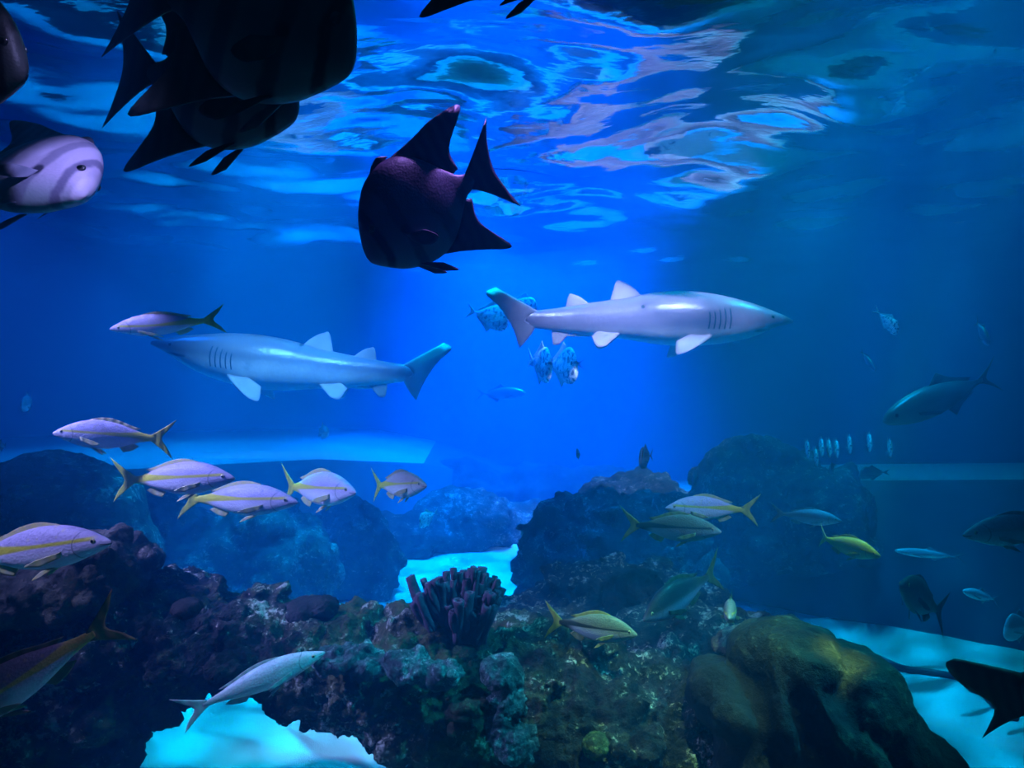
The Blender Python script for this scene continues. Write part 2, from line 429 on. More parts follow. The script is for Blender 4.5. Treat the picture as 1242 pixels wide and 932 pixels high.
M_SPL = dict(body=mat_spade('silver_spadefish_skin', (.62, .52, .74), (.16, .14, .26), (.30, .36, .42), .85), fin=mat_fin('silver_spadefish_fin', (.34, .32, .48), (.15, .16, .25)), eye=plain('silver_fish_eye', (.05, .05, .06), .2, .6), pupil=PUPIL)
M_SHK1 = dict(body=mat_shark('grey_shark_skin', (.29, .26, .36), (.62, .62, .68)), fin=mat_fin('grey_shark_fin', (.50, .44, .52), (.42, .38, .46)), pupil=PUPIL, gill=GILL, clasper=plain('pale_clasper', (.85, .8, .8), .5))
M_SHK2 = dict(M_SHK1, body=mat_shark('blue_grey_shark_skin', (.24, .26, .34), (.62, .66, .72)), fin=mat_fin('blue_grey_shark_fin', (.50, .52, .58), (.40, .42, .5)))
silver = Mat('painted_sparkle_scales'); _n = silver.noise(16, 4)  # sparkle of the scales painted as white patches on dark
M_LOOK = dict(body=silver.surf(silver.mix((.10, .14, .2), (.92, .95, .95), _n.step(.38, .5)), .25, .8, silver.bump(_n, .5, .02)), tail=mat_fin('silver_tail', (.65, .72, .72)), fin=mat_fin('silver_fin', (.55, .62, .65)), eye=PUPIL)
def jack_mats(n, b, w):
    m = Mat(n + '_skin'); x, y, z = m.xyz(); nn = m.noise(10, 4)
    return dict(body=m.surf(m.mix(w, b, (z + (nn - .5) * .04).step(-.03, .03)), .35, .5), tail=mat_fin(n + '_tail', b), fin=mat_fin(n + '_fin', b), eye=PUPIL)
M_VIVID = dict(M_SNAP, body=mat_snapper('vivid_snapper_skin', (.62, .62, .62), (.92, .94, .92), (.72, .74, .05), 1.0), tail=mat_fin('vivid_tail', (.60, .66, .05), (.30, .38, .05)))
M_LIME_LIT = dict(M_SNAP, body=mat_snapper('lime_lit_snapper_skin', (.34, .44, .10), (.52, .62, .24), (.60, .66, .06), 1.0), tail=mat_fin('lime_lit_tail', (.5, .6, .2), (.35, .42, .12)), fin=mat_fin('lime_lit_fin', (.4, .5, .15)))  # yellow-green light on this fish put into its colours
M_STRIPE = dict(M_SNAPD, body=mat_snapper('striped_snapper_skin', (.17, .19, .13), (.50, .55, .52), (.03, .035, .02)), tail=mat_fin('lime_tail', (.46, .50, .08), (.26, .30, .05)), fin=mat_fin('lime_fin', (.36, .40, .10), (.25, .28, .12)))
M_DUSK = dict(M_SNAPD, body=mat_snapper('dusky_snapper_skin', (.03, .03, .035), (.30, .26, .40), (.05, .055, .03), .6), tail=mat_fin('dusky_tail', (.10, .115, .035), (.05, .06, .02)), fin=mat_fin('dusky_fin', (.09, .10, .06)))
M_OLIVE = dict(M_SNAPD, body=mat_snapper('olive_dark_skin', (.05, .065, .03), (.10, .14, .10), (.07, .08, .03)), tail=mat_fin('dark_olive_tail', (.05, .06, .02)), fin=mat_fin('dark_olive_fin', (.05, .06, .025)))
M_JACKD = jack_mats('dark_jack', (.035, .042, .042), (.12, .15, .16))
M_JACKP = jack_mats('pale_jack', (.34, .40, .45), (.75, .80, .82))

def mat_rock(name, dark, mid, light, crust=.3, olive=None, scale=1.0, bump=1.0):
    m = Mat(name)
    a = m.noise(3.2 * scale, 6, .62, dist=.4); b = m.noise(13 * scale, 7, .68); c = m.noise(48 * scale, 5, .7); v = m.voronoi(19 * scale)
    e = m.noise(1.4 * scale, 3)
    col = m.mix(dark, mid, (b * .6 + a * .4).step(.40, .62))
    if olive: col = m.mix(col, olive, (e + (b - .5) * .5).step(.48, .62) * .8)
    pale = (a * .5 + b * .5 + (c - .5) * .7).step(.545, .66)
    col = m.mix(col, light, pale * crust)
    col = m.mix(col, tuple(x * .25 for x in dark), v.step(.16, .05) * .8 * b.step(.4, .55))       # small pits, darkened in the colour
    col = m.mix(col, tuple(min(1, x * 1.5) for x in light), c.step(.66, .74) * b.step(.5, .6) * crust)
    nrm = m.bump(b, .7 * bump, .05)
    nrm = m.bump(c + v * .5, .8 * bump, .018, nrm)
    return m.surf(col, .8, .2, nrm)

ROCK = mat_rock('reef_rock', (.014, .016, .018), (.075, .075, .07), (.62, .70, .62), .9, (.13, .14, .05), 1.0, 1.6)
ROCK_L = mat_rock('pale_boulder_rock', (.05, .05, .05), (.16, .15, .13), (.44, .42, .36), .6, (.14, .13, .07), 1.1)
ROCK_S = mat_rock('smooth_boulder_rock', (.012, .015, .016), (.032, .036, .032), (.20, .22, .15), .3, (.035, .042, .022), .9, .7)
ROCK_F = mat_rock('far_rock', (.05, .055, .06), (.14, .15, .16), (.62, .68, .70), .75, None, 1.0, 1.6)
ROCK_D = mat_rock('dark_round_rock', (.015, .015, .018), (.04, .04, .045), (.16, .16, .18), .25, None, 1.2)
# ---------------------------------------------------------------- rock building
def blob_rock(name, blobs, mat, voxel, amp=.04, freq=4.0, ridge=.5, fine=.012, seed=0, smooth=6, lumps=0, lump=(.02, .05), pits=0.0, label=None, cat='rock', group=None):
    """one rock grown from overlapping ellipsoids: (u, v, distance, half width px, half height px, half depth m [, tilt])"""
    bm = bmesh.new()
    for b in blobs:
        u, v, d, rx, rz, ry = b[:6]
        tilt = math.radians(b[6]) if len(b) > 6 else 0
        c = P(u, v, d); s = d / F
        mtx = Matrix.Translation(c) @ Matrix.Rotation(-tilt, 4, 'Y') @ Matrix.Diagonal((rx * s, ry, rz * s, 1))
        bmesh.ops.create_icosphere(bm, subdivisions=3, radius=1, matrix=mtx)
    if lumps:                                        # knobs and crust growing out of the surface
        rn = random.Random(seed); vv = [v.co.copy() for v in bm.verts]
        for _ in range(lumps):
            q = rn.choice(vv); r = rn.uniform(*lump)
            bmesh.ops.create_icosphere(bm, subdivisions=2, radius=1, matrix=Matrix.Translation(q) @ Matrix.Diagonal((r * rn.uniform(.7, 1.6), r * rn.uniform(.7, 1.4), r * rn.uniform(.6, 1.2), 1)))
    me = bpy.data.meshes.new(name); bm.to_mesh(me); bm.free()
    o = new_obj(name, me)
    r = o.modifiers.new('r', 'REMESH'); r.mode = 'VOXEL'; r.voxel_size = voxel
    s = o.modifiers.new('s', 'SMOOTH'); s.factor = .5; s.iterations = smooth
    dg = bpy.context.evaluated_depsgraph_get(); dg.update()
    me2 = bpy.data.meshes.new_from_object(o.evaluated_get(dg))
    o.modifiers.clear(); o.data = me2; bpy.data.meshes.remove(me); me2.name = name
    N = len(me2.vertices)
    co = np.empty(N * 3); me2.vertices.foreach_get('co', co); co = co.reshape(-1, 3)
    no = np.empty(N * 3); me2.vertices.foreach_get('normal', no); no = no.reshape(-1, 3)
    off = Vector((seed * 7.3, seed * 3.1, seed * 1.7)); dd = np.empty(N)
    for i in range(N):
        p = Vector(co[i]) + off
        f = noise.fractal(p * freq, .9, 2.1, 4)
        g = 1 - abs(noise.noise(p * freq * 1.9)) * 2
        h = noise.fractal(p * freq * 7, .8, 2.2, 3)
        dd[i] = amp * f + amp * ridge * (g - .4) + fine * h
        if pits:
            vd = noise.voronoi(p * freq * 3.2)[0]
            dd[i] -= pits * max(0.0, 1 - vd[0] / .38) ** .8
            dd[i] += fine * .8 * abs(noise.noise(p * freq * 15))
    co = co + no * dd[:, None]
    me2.vertices.foreach_set('co', co.ravel())
    me2.polygons.foreach_set('use_smooth', [True] * len(me2.polygons))
    me2.update(); me2.materials.clear(); me2.materials.append(mat)
    if label: tag(o, label, cat, group)
    return o
# ---------------------------------------------------------------- setting: floor, walls, water
def grid(name, xs, ys, zf, mat):
    vs = [(x, y, zf(x, y)) for y in ys for x in xs]; W = len(xs)
    fs = [(j * W + i, j * W + i + 1, (j + 1) * W + i + 1, (j + 1) * W + i) for j in range(len(ys) - 1) for i in range(W - 1)]
    return new_obj(name, mesh(name, vs, fs), mat)

def sand_z(x, y):
    p = Vector((x, y, 0))
    q = x * .25 + y + .25 * noise.noise(p * 1.3)
    return FLOOR + .035 * noise.noise(p * .9) + .014 * math.sin(q * 21 + 1.5 * noise.noise(p * 2.1)) * (.6 + noise.noise(p * 1.1)) + .006 * noise.noise(p * 6)

ms = Mat('pale_sand'); _a = ms.noise(3, 4); _b = ms.noise(160, 3); _c = ms.noise(26, 4)
SAND = ms.surf(ms.mix((.62, .62, .56), (.86, .86, .80), _a * .6 + _c * .4), .85, .15, ms.bump(_b + _c, .35, .01))
structure(grid('floor', np.arange(-8.2, 8.21, .07), np.arange(-1.4, 12.3, .05), sand_z, SAND))

mw = Mat('blue_painted_wall'); _a = mw.noise(1.1, 4); _b = mw.noise(9, 5)
WALL = mw.surf(mw.mix((.05, .075, .10), (.085, .115, .15), _a * .6 + _b * .4), .75, .2, mw.bump(_b, .3, .02))
# curved tank wall: a closed horseshoe behind and beside the reef, 0.2 m thick
wp = catmull([(-8.0, -1.5), (-8.0, 4.0), (-7.2, 8.0), (-4.6, 10.8), (0, 11.8), (4.6, 10.8), (7.2, 8.0), (8.0, 4.0), (8.0, -1.5)], 60)
wi, wo = [], []
for i, p in enumerate(wp):
    t = wp[min(i + 1, 60)] - wp[max(i - 1, 0)]; t /= np.linalg.norm(t); nrm = np.array((-t[1], t[0]))
    wi.append(p); wo.append(p + nrm * .2)
vs = []; fs = []
for k, (z0, z1) in enumerate(((FLOOR - .1, 4.0),)):
    for a, b in zip(wi, wo):
        vs += [(a[0], a[1], z0), (a[0], a[1], z1), (b[0], b[1], z1), (b[0], b[1], z0)]
    for i in range(60):
        q = i * 4
        for j in range(4): fs.append((q + j, q + (j + 1) % 4, q + 4 + (j + 1) % 4, q + 4 + j))
    fs += [(0, 1, 2, 3), (240, 243, 242, 241)]
structure(new_obj('wall_back', mesh('wall_back', vs, fs), WALL))

def slab(name, prof, mat, nz=8):
    """a raised shelf along the tank side: list of (front bottom xy, front top xy, back xy, height)"""
    vs, fs = [], []
    for fb, ft, bk, z in prof:
        pts = [(fb[0], fb[1], FLOOR - .12)]
        for k in range(1, nz):
            s = k / nz
            w = s - .10 * math.sin(s * math.pi)
            pts.append((fb[0] + (ft[0] - fb[0]) * w, fb[1] + (ft[1] - fb[1]) * w, FLOOR + (z - FLOOR) * min(1, s * 1.04)))
        pts += [(ft[0], ft[1], z), (ft[0] * .5 + bk[0] * .5, ft[1] * .5 + bk[1] * .5, z + .004), (bk[0], bk[1], z), (bk[0], bk[1], FLOOR - .12)]
        vs += pts
    m = len(pts)
    for i in range(len(prof) - 1):
        for j in range(m):
            fs.append((i * m + j, i * m + (j + 1) % m, (i + 1) * m + (j + 1) % m, (i + 1) * m + j))
    fs += [tuple(range(m)), tuple((len(prof) - 1) * m + j for j in range(m))]
    o = new_obj(name, mesh(name, vs, fs), mat)
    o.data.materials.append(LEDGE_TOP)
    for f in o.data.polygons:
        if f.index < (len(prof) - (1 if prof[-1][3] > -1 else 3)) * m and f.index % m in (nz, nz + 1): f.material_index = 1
    e = o.modifiers.new('e', 'EDGE_SPLIT'); e.split_angle = math.radians(35)
    return structure(o)

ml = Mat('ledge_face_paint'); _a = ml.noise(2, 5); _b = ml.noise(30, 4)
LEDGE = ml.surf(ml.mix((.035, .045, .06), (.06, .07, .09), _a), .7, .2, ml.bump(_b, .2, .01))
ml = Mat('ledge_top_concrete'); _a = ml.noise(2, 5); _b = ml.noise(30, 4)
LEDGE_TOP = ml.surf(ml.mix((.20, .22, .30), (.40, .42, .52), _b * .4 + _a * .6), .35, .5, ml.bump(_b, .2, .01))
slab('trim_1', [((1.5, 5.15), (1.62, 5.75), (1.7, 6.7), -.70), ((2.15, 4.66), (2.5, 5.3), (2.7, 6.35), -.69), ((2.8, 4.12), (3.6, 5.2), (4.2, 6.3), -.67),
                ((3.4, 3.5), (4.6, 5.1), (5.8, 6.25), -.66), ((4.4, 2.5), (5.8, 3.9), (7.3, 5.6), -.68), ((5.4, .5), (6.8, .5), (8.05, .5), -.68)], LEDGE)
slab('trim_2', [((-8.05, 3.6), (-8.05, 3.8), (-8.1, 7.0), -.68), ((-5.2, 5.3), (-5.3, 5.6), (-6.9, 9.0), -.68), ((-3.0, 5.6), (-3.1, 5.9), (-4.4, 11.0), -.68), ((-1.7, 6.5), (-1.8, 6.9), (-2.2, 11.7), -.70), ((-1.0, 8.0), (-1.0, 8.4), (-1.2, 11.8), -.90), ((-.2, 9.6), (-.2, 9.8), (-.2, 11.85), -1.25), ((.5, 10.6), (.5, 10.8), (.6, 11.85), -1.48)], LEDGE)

# water: one body of water with a rippled surface, seen from below
def wave(x, y):
    p = Vector((x, y, 0))
    w = .016 * math.sin(1.9 * y + .55 * x + 1.6 * noise.noise(p * .55)) + .012 * math.sin(4.1 * y - 1.5 * x + 2.0 * noise.noise(p * .9 + Vector((3, 1, 0))))
    w += .10 * noise.noise(Vector((x * 1.25, y * 1.35, 1.3))) + .026 * noise.noise(Vector((x * 2.6, y * 3.0, 4.1))) + .0085 * noise.noise(Vector((x * 6.0, y * 7.0, 8.3)))
    return SURF + w
xs = np.arange(-8.1, 8.11, .06); ys = np.arange(-1.45, 12.05, .045)
vs = [(x, y, wave(x, y)) for y in ys for x in xs]; W, H = len(xs), len(ys)
fs = [(j * W + i, j * W + i + 1, (j + 1) * W + i + 1, (j + 1) * W + i) for j in range(H - 1) for i in range(W - 1)]
ring = [i for i in range(W)] + [j * W + W - 1 for j in range(1, H)] + [(H - 1) * W + i for i in range(W - 2, -1, -1)] + [j * W for j in range(H - 2, 0, -1)]
k0 = len(vs); vs += [(vs[i][0], vs[i][1], FLOOR - .35) for i in ring]; n = len(ring)
fs += [(ring[i], ring[(i + 1) % n], k0 + (i + 1) % n, k0 + i) for i in range(n)] + [tuple(range(k0, k0 + n))]
me = mesh('water', vs, fs)
mt = Mat('tank_water'); nt = mt.nt
fr = nt.nodes.new('ShaderNodeFresnel'); fr.inputs['IOR'].default_value = 1.2
rip = mt.noise(1.0, 3, .5, mt.scaled(5, 9, 1)); bn = mt.bump(rip, .15, .02)
nt.links.new(bn, fr.inputs['Normal'])
gl = nt.nodes.new('ShaderNodeBsdfGlossy'); gl.inputs['Roughness'].default_value = .06; gl.inputs['Color'].default_value = (.95, .97, 1, 1); nt.links.new(bn, gl.inputs['Normal'])
tr = nt.nodes.new('ShaderNodeBsdfTransparent')
mx = nt.nodes.new('ShaderNodeMixShader'); nt.links.new(fr.outputs[0], mx.inputs[0]); nt.links.new(tr.outputs[0], mx.inputs[1]); nt.links.new(gl.outputs[0], mx.inputs[2])
nt.links.new(mx.outputs[0], mt.out.inputs['Surface'])
vsn = nt.nodes.new('ShaderNodeVolumeScatter'); vsn.inputs['Color'].default_value = (.015, .40, 1, 1); vsn.inputs['Density'].default_value = .125
vab = nt.nodes.new('ShaderNodeVolumeAbsorption'); vab.inputs['Color'].default_value = (0.0, .70, .96, 1); vab.inputs['Density'].default_value = .25
va = nt.nodes.new('ShaderNodeAddShader'); nt.links.new(vsn.outputs[0], va.inputs[0]); nt.links.new(vab.outputs[0], va.inputs[1]); nt.links.new(va.outputs[0], mt.out.inputs['Volume'])
structure(new_obj('water', me, mt.m))
# ---------------------------------------------------------------- reef and boulders
D = 2.45
blob_rock('reef_arch', [
    (-60, 800, D, 130, 90, .35), (60, 790, D, 110, 60, .32), (165, 765, D, 85, 48, .30), (80, 890, D, 80, 110, .32), (-40, 930, D, 150, 120, .35), (95, 960, D, 62, 90, .28), (150, 830, D, 60, 34, .28, -20),
    (205, 725, D + .1, 58, 22, .2), (235, 775, D, 70, 55, .26), (310, 778, D, 72, 50, .26), (375, 800, D, 60, 62, .26), (430, 808, D, 70, 62, .28), (500, 815, D, 80, 74, .32), (560, 850, D, 80, 85, .34),
    (545, 790, D + .1, 75, 36, .3), (640, 850, D, 95, 85, .36), (640, 800, D + .12, 80, 45, .3), (610, 930, D, 100, 100, .34), (720, 880, D - .08, 90, 85, .36), (770, 920, D - .1, 100, 95, .36), (700, 960, D, 170, 90, .36),
    (800, 850, D - .05, 60, 50, .3), (850, 900, D - .1, 80, 90, .3), (560, 990, D, 70, 80, .3), (900, 960, D - .1, 100, 110, .3)],
    ROCK, .0085, .040, 4.2, .8, .016, 1, 3, 260, (.018, .055), .03, 'long dark encrusted reef rock arching over the bright sand at the bottom', 'reef')
blob_rock('boulder', [(40, 712, 2.30, 118, 46, .22), (115, 690, 2.34, 62, 38, .2, -25), (-60, 720, 2.30, 90, 62, .25)], ROCK_L, .009, .022, 4, .7, .010, 2, 4, 30, (.02, .05), .012,
          'brownish weathered boulder on the left end of the reef below the pale fish', 'rock')
blob_rock('boulder', [(985, 900, 2.12, 110, 125, .26, 20), (955, 800, 2.06, 62, 36, .2, 8), (1035, 850, 2.0, 62, 62, .2, 40), (1075, 900, 2.0, 48, 95, .2, 38), (1100, 960, 2.0, 70, 90, .22, 34),
    (1010, 900, 1.92, 26, 95, .14, 24), (940, 880, 1.96, 24, 80, .13, 6), (900, 900, 2.0, 26, 70, .14, -12), (985, 960, 1.95, 130, 70, .2), (1050, 930, 1.9, 26, 90, .14, 30), (880, 850, 2.08, 40, 40, .2)],
          ROCK_S, .010, .022, 3.0, .9, .006, 3, 5, 0, (.02, .05), .006, 'big smooth hump shaped boulder with a yellow lit spot, right end of the reef', 'rock')
blob_rock('boulder', [(865, 800, 2.85, 105, 56, .3), (800, 790, 2.9, 70, 46, .28), (930, 815, 2.8, 70, 40, .26)], ROCK, .012, .03, 3.4, .7, .014, 4, 4, 50, (.02, .06), .02,
          'dark rounded rock lying behind the reef, below the small head-on fish', 'rock')
blob_rock('flat_rock', [(905, 772, 2.35, 46, 11, .10, 16), (945, 765, 2.35, 30, 10, .1, 5)], ROCK_L, .007, .012, 6, .5, .006, 5, 4, 0, (.01, .02), .0,
          'thin slanting slab of rock jutting towards the reef beside the smooth boulder', 'rock')
blob_rock('boulder', [(372, 741, 2.42, 30, 15, .08, 6), (392, 738, 2.42, 18, 14, .07)], ROCK_D, .006, .007, 7, .4, .004, 6, 5, 0, (.01, .02), .004,
          'small black rounded rock sitting on top of the reef arch', 'rock')
blob_rock('boulder', [(228, 738, 2.20, 18, 11, .06)], ROCK_D, .006, .006, 8, .4, .004, 7, 5, 0, (.01, .02), .004, 'small dark lump of rock on the left part of the reef top', 'rock')
blob_rock('reef_mound', [(735, 735, 3.55, 95, 48, .35), (660, 760, 3.4, 70, 34, .3), (800, 740, 3.5, 70, 40, .3), (720, 790, 3.3, 120, 45, .35), (640, 790, 3.3, 60, 30, .3)], ROCK, .014, .04, 3.2, .8, .018, 8, 3, 90, (.025, .07), .03,
          'dim mound of crusted rock directly behind the striped yellow-tailed fish', 'rock')
blob_rock('upright_rock', [(765, 715, 3.25, 24, 26, .10, 8), (785, 725, 3.25, 22, 28, .1, -6), (750, 740, 3.25, 20, 30, .1)], ROCK_D, .010, .02, 6, .7, .010, 9, 2, 12, (.02, .04), .01,
          'dark angular upright rock beside the diving dark fish', 'rock')
# hazy rocks further away
blob_rock('added_far_ridge', [(500, 612, 9.0, 50, 46, .4), (570, 606, 9.1, 60, 46, .4), (650, 608, 9.2, 60, 48, .4), (730, 610, 9.1, 60, 46, .4)], ROCK_D, .05, .07, 1.6, .7, .02, 27, 5, 20, (.06, .14), .03,  # ridge added to hide the bright far sand and even out the haze
          'lowest and farthest blue rock ridge, added over the bright far sand, fading into the haze at the centre', 'rock')
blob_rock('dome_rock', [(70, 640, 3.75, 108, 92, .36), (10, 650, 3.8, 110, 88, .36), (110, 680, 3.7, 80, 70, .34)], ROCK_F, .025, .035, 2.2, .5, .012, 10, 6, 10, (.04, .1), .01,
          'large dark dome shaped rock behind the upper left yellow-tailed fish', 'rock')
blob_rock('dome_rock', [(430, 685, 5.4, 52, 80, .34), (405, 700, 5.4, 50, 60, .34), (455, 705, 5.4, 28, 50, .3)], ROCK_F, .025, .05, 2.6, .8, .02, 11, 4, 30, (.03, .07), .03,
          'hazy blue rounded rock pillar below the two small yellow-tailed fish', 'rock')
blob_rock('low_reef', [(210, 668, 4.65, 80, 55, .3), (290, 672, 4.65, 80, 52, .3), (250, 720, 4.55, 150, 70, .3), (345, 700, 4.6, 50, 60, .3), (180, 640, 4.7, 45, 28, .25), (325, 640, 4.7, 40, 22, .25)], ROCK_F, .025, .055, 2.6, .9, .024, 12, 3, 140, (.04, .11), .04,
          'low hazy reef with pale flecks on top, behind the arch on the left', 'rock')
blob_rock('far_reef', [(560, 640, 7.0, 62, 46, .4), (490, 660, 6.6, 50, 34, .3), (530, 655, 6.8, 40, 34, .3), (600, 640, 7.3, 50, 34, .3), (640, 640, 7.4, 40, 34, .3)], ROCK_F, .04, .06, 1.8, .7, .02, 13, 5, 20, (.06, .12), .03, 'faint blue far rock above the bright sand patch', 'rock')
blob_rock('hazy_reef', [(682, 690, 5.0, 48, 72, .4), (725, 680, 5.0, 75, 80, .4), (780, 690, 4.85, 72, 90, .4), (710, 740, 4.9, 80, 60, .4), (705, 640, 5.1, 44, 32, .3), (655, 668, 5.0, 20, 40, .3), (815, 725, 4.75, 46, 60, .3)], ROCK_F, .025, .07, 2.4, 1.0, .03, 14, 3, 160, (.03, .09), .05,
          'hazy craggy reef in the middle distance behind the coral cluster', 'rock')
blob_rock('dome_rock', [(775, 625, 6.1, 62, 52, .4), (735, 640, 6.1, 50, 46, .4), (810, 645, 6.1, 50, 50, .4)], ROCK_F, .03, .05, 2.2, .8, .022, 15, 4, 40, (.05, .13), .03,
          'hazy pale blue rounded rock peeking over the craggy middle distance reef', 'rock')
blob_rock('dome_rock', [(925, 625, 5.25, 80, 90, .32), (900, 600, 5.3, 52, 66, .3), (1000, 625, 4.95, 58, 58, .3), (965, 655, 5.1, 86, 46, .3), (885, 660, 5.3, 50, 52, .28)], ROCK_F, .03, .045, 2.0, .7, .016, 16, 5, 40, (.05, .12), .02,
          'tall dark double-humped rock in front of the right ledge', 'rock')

tag(blob_rock('sponge', [(722, 905, 2.02, 17, 16, .045)], mat_rock('green_sponge', (.05, .07, .03), (.12, .17, .06), (.4, .5, .2), .6, None, 2.5), .005, .006, 9, .5, .004, 21, 3, 0, (.01, .02), .006), 'small round greenish sponge near the bottom edge of the reef', 'sponge')
CR_LIT = mat_rock('cyan_lit_crust', (.08, .13, .14), (.26, .46, .48), (.66, .88, .86), .9, None, 2.2, 1.4)  # reef crust with the cyan light on it mixed into the colour
tag(blob_rock('crusted_knob', [(606, 818, 2.06, 20, 16, .07), (612, 848, 2.04, 17, 26, .06), (604, 878, 2.02, 15, 22, .06), (622, 900, 2.0, 25, 20, .07)], CR_LIT, .006, .016, 9, .8, .008, 22, 2, 24, (.008, .02), .012), 'cyan-lit crusted pillar of knobs on the front of the reef', 'coral')
tag(blob_rock('crust_patch', [(418, 800, 2.14, 34, 13, .06, 5), (444, 806, 2.14, 24, 12, .06, -8), (400, 806, 2.16, 18, 9, .05)], CR_LIT, .006, .016, 9, .8, .008, 23, 2, 24, (.008, .02), .012), 'cyan-lit crust patch on the reef front above the arch opening', 'coral')
tag(blob_rock('crust_patch', [(500, 812, 2.10, 30, 15, .06, -6), (535, 818, 2.08, 28, 13, .06)], CR_LIT, .006, .016, 9, .8, .008, 24, 2, 24, (.008, .02), .012), 'cyan-lit crust patch on the reef front below the tube coral', 'coral')
tag(blob_rock('leaf_coral', [(568, 850, 2.04, 24, 6, .07, 14), (560, 862, 2.03, 22, 5, .06, 4), (580, 858, 2.02, 12, 5, .05, -10), (552, 882, 2.02, 10, 4, .04, 42)], mat_rock('leaf_coral', (.06, .07, .05), (.18, .20, .12), (.5, .55, .36), .8, None, 2.4), .005, .007, 10, .6, .005, 25, 2, 8, (.008, .016), .004), 'small layered leafy coral jutting from the dark reef front', 'coral')

# tube coral: a clump of finger tubes, each its own part
def tube(p0, p1, r0, r1, rnd):
    vs, fs = [], []; ns, nr = 9, 9
    ax = (p1 - p0); L = ax.length; ax.normalize(); e1 = ax.orthogonal().normalized(); e2 = ax.cross(e1)
    ph = rnd.random() * 9
    for i in range(nr + 1):
        t = i / nr; r = r0 + (r1 - r0) * t
        r *= 1 + .10 * math.sin(t * 9 + ph)
        c = p0 + ax * L * t + e1 * (.006 * math.sin(t * 5 + ph)) + e2 * (.005 * math.cos(t * 4 + ph))
        for j in range(ns):
            a = 2 * math.pi * j / ns; k = 1 + .12 * math.sin(2 * a + ph)
            vs.append(c + (e1 * math.cos(a) + e2 * math.sin(a)) * r * k)
    top = nr * ns
    for s, dz in ((.55, .10), (.42, -.9)):                   # rounded rim, then the hollow mouth
        for j in range(ns):
            v = vs[top + j]; c = p1
            vs.append(c + (v - c) * s + ax * r1 * dz)
    rows = nr + 3
    for i in range(rows - 1):
        for j in range(ns):
            fs.append((i * ns + j, i * ns + (j + 1) % ns, (i + 1) * ns + (j + 1) % ns, (i + 1) * ns + j))
    fs.append(tuple((rows - 1) * ns + j for j in range(ns))); fs.append(tuple(range(ns)))
    return vs, fs
mc = Mat('purple_tube_coral'); _a = mc.noise(14, 5); _b = mc.noise(60, 4)
CORAL = mc.surf(mc.mix(mc.mix((.045, .028, .055), (.13, .08, .13), _a), (.34, .28, .34), _b.step(.6, .75) * .5), .8, .2, mc.bump(_b, .5, .01))
cr = bpy.data.objects.new('tube_coral', None); COL.objects.link(cr); cb = P(556, 768, 2.36); cr.location = cb
tag(cr, 'upright purple tube coral clump on top of the reef before the bright sand', 'coral')
rnd = random.Random(5)
spec = [(497, 700, 12), (503, 712, 9), (512, 703, 8), (519, 708, 9), (526, 704, 9), (533, 700, 9), (541, 694, 10), (540, 706, 10), (549, 690, 8), (551, 704, 9), (556, 695, 9), (563, 692, 10), (572, 690, 9), (578, 690, 12), (585, 689, 12), (590, 696, 10),
        (594, 702, 10), (600, 710, 12), (608, 714, 12), (566, 704, 11), (575, 702, 11), (558, 712, 11), (586, 708, 11), (545, 716, 10), (533, 716, 10), (596, 720, 11), (606, 724, 10), (570, 720, 13), (582, 722, 13), (556, 728, 13), (592, 734, 12), (602, 736, 10), (565, 738, 14), (578, 742, 14),
        (520, 722, 10), (508, 720, 9), (527, 728, 9), (514, 732, 8), (543, 734, 10), (550, 742, 11)]
for _ in range(34):
    u = rnd.uniform(500, 608); e = 1 - ((u - 566) / 68) ** 2
    spec.append((u, 742 - 48 * max(0, e) * rnd.uniform(.35, 1.0) - 8, rnd.uniform(6.5, 10)))
for u, v, w in spec:
    w *= .80
    dd = 2.36 + rnd.uniform(-.05, .06)
    if v > 716: dd -= .05
    top = P(u, v, dd)
    bu = 556 + (u - 556) * .52
    base = P(bu, 780 if v > 716 or u > 545 else 764, 2.36 + (dd - 2.36) * .6)
    vs, fs = tube(base - cb, top - cb, w * .5 * 2.36 / F, w * .62 * 2.36 / F, rnd)
    new_obj('tube', mesh('coral_tube', vs, fs), CORAL, cr)

# hose lying on the sand
pts = catmull([P(1012, 775, 4.3), P(1045, 791, 4.12), P(1090, 803, 3.95), P(1135, 811, 3.85), P(1165, 820, 3.75), P(1200, 842, 3.5), P(1232, 866, 3.3)], 60)
vs, fs = [], []
for i, p in enumerate(pts):
    t = Vector(pts[min(i + 1, 60)] - pts[max(i - 1, 0)]).normalized(); a = Vector((0, 0, 1)).cross(t).normalized(); b = t.cross(a)
    z = sand_z(p[0], p[1]) + .015
    for j in range(10):
        q = 2 * math.pi * j / 10; vs.append(Vector((p[0], p[1], z)) + (a * math.cos(q) + b * math.sin(q)) * .018)
for i in range(60):
    for j in range(10): fs.append((i * 10 + j, i * 10 + (j + 1) % 10, i * 10 + 10 + (j + 1) % 10, i * 10 + 10 + j))
fs += [tuple(range(10)), tuple(range(600, 610))]
tag(new_obj('hose', mesh('hose', vs, fs), plain('black_rubber', (.03, .035, .04), .6)), 'dark thin hose lying across the bright sand right of the smooth boulder', 'hose')
# ---------------------------------------------------------------- animals
G_SN = 'yellow-tailed snappers in the tank'
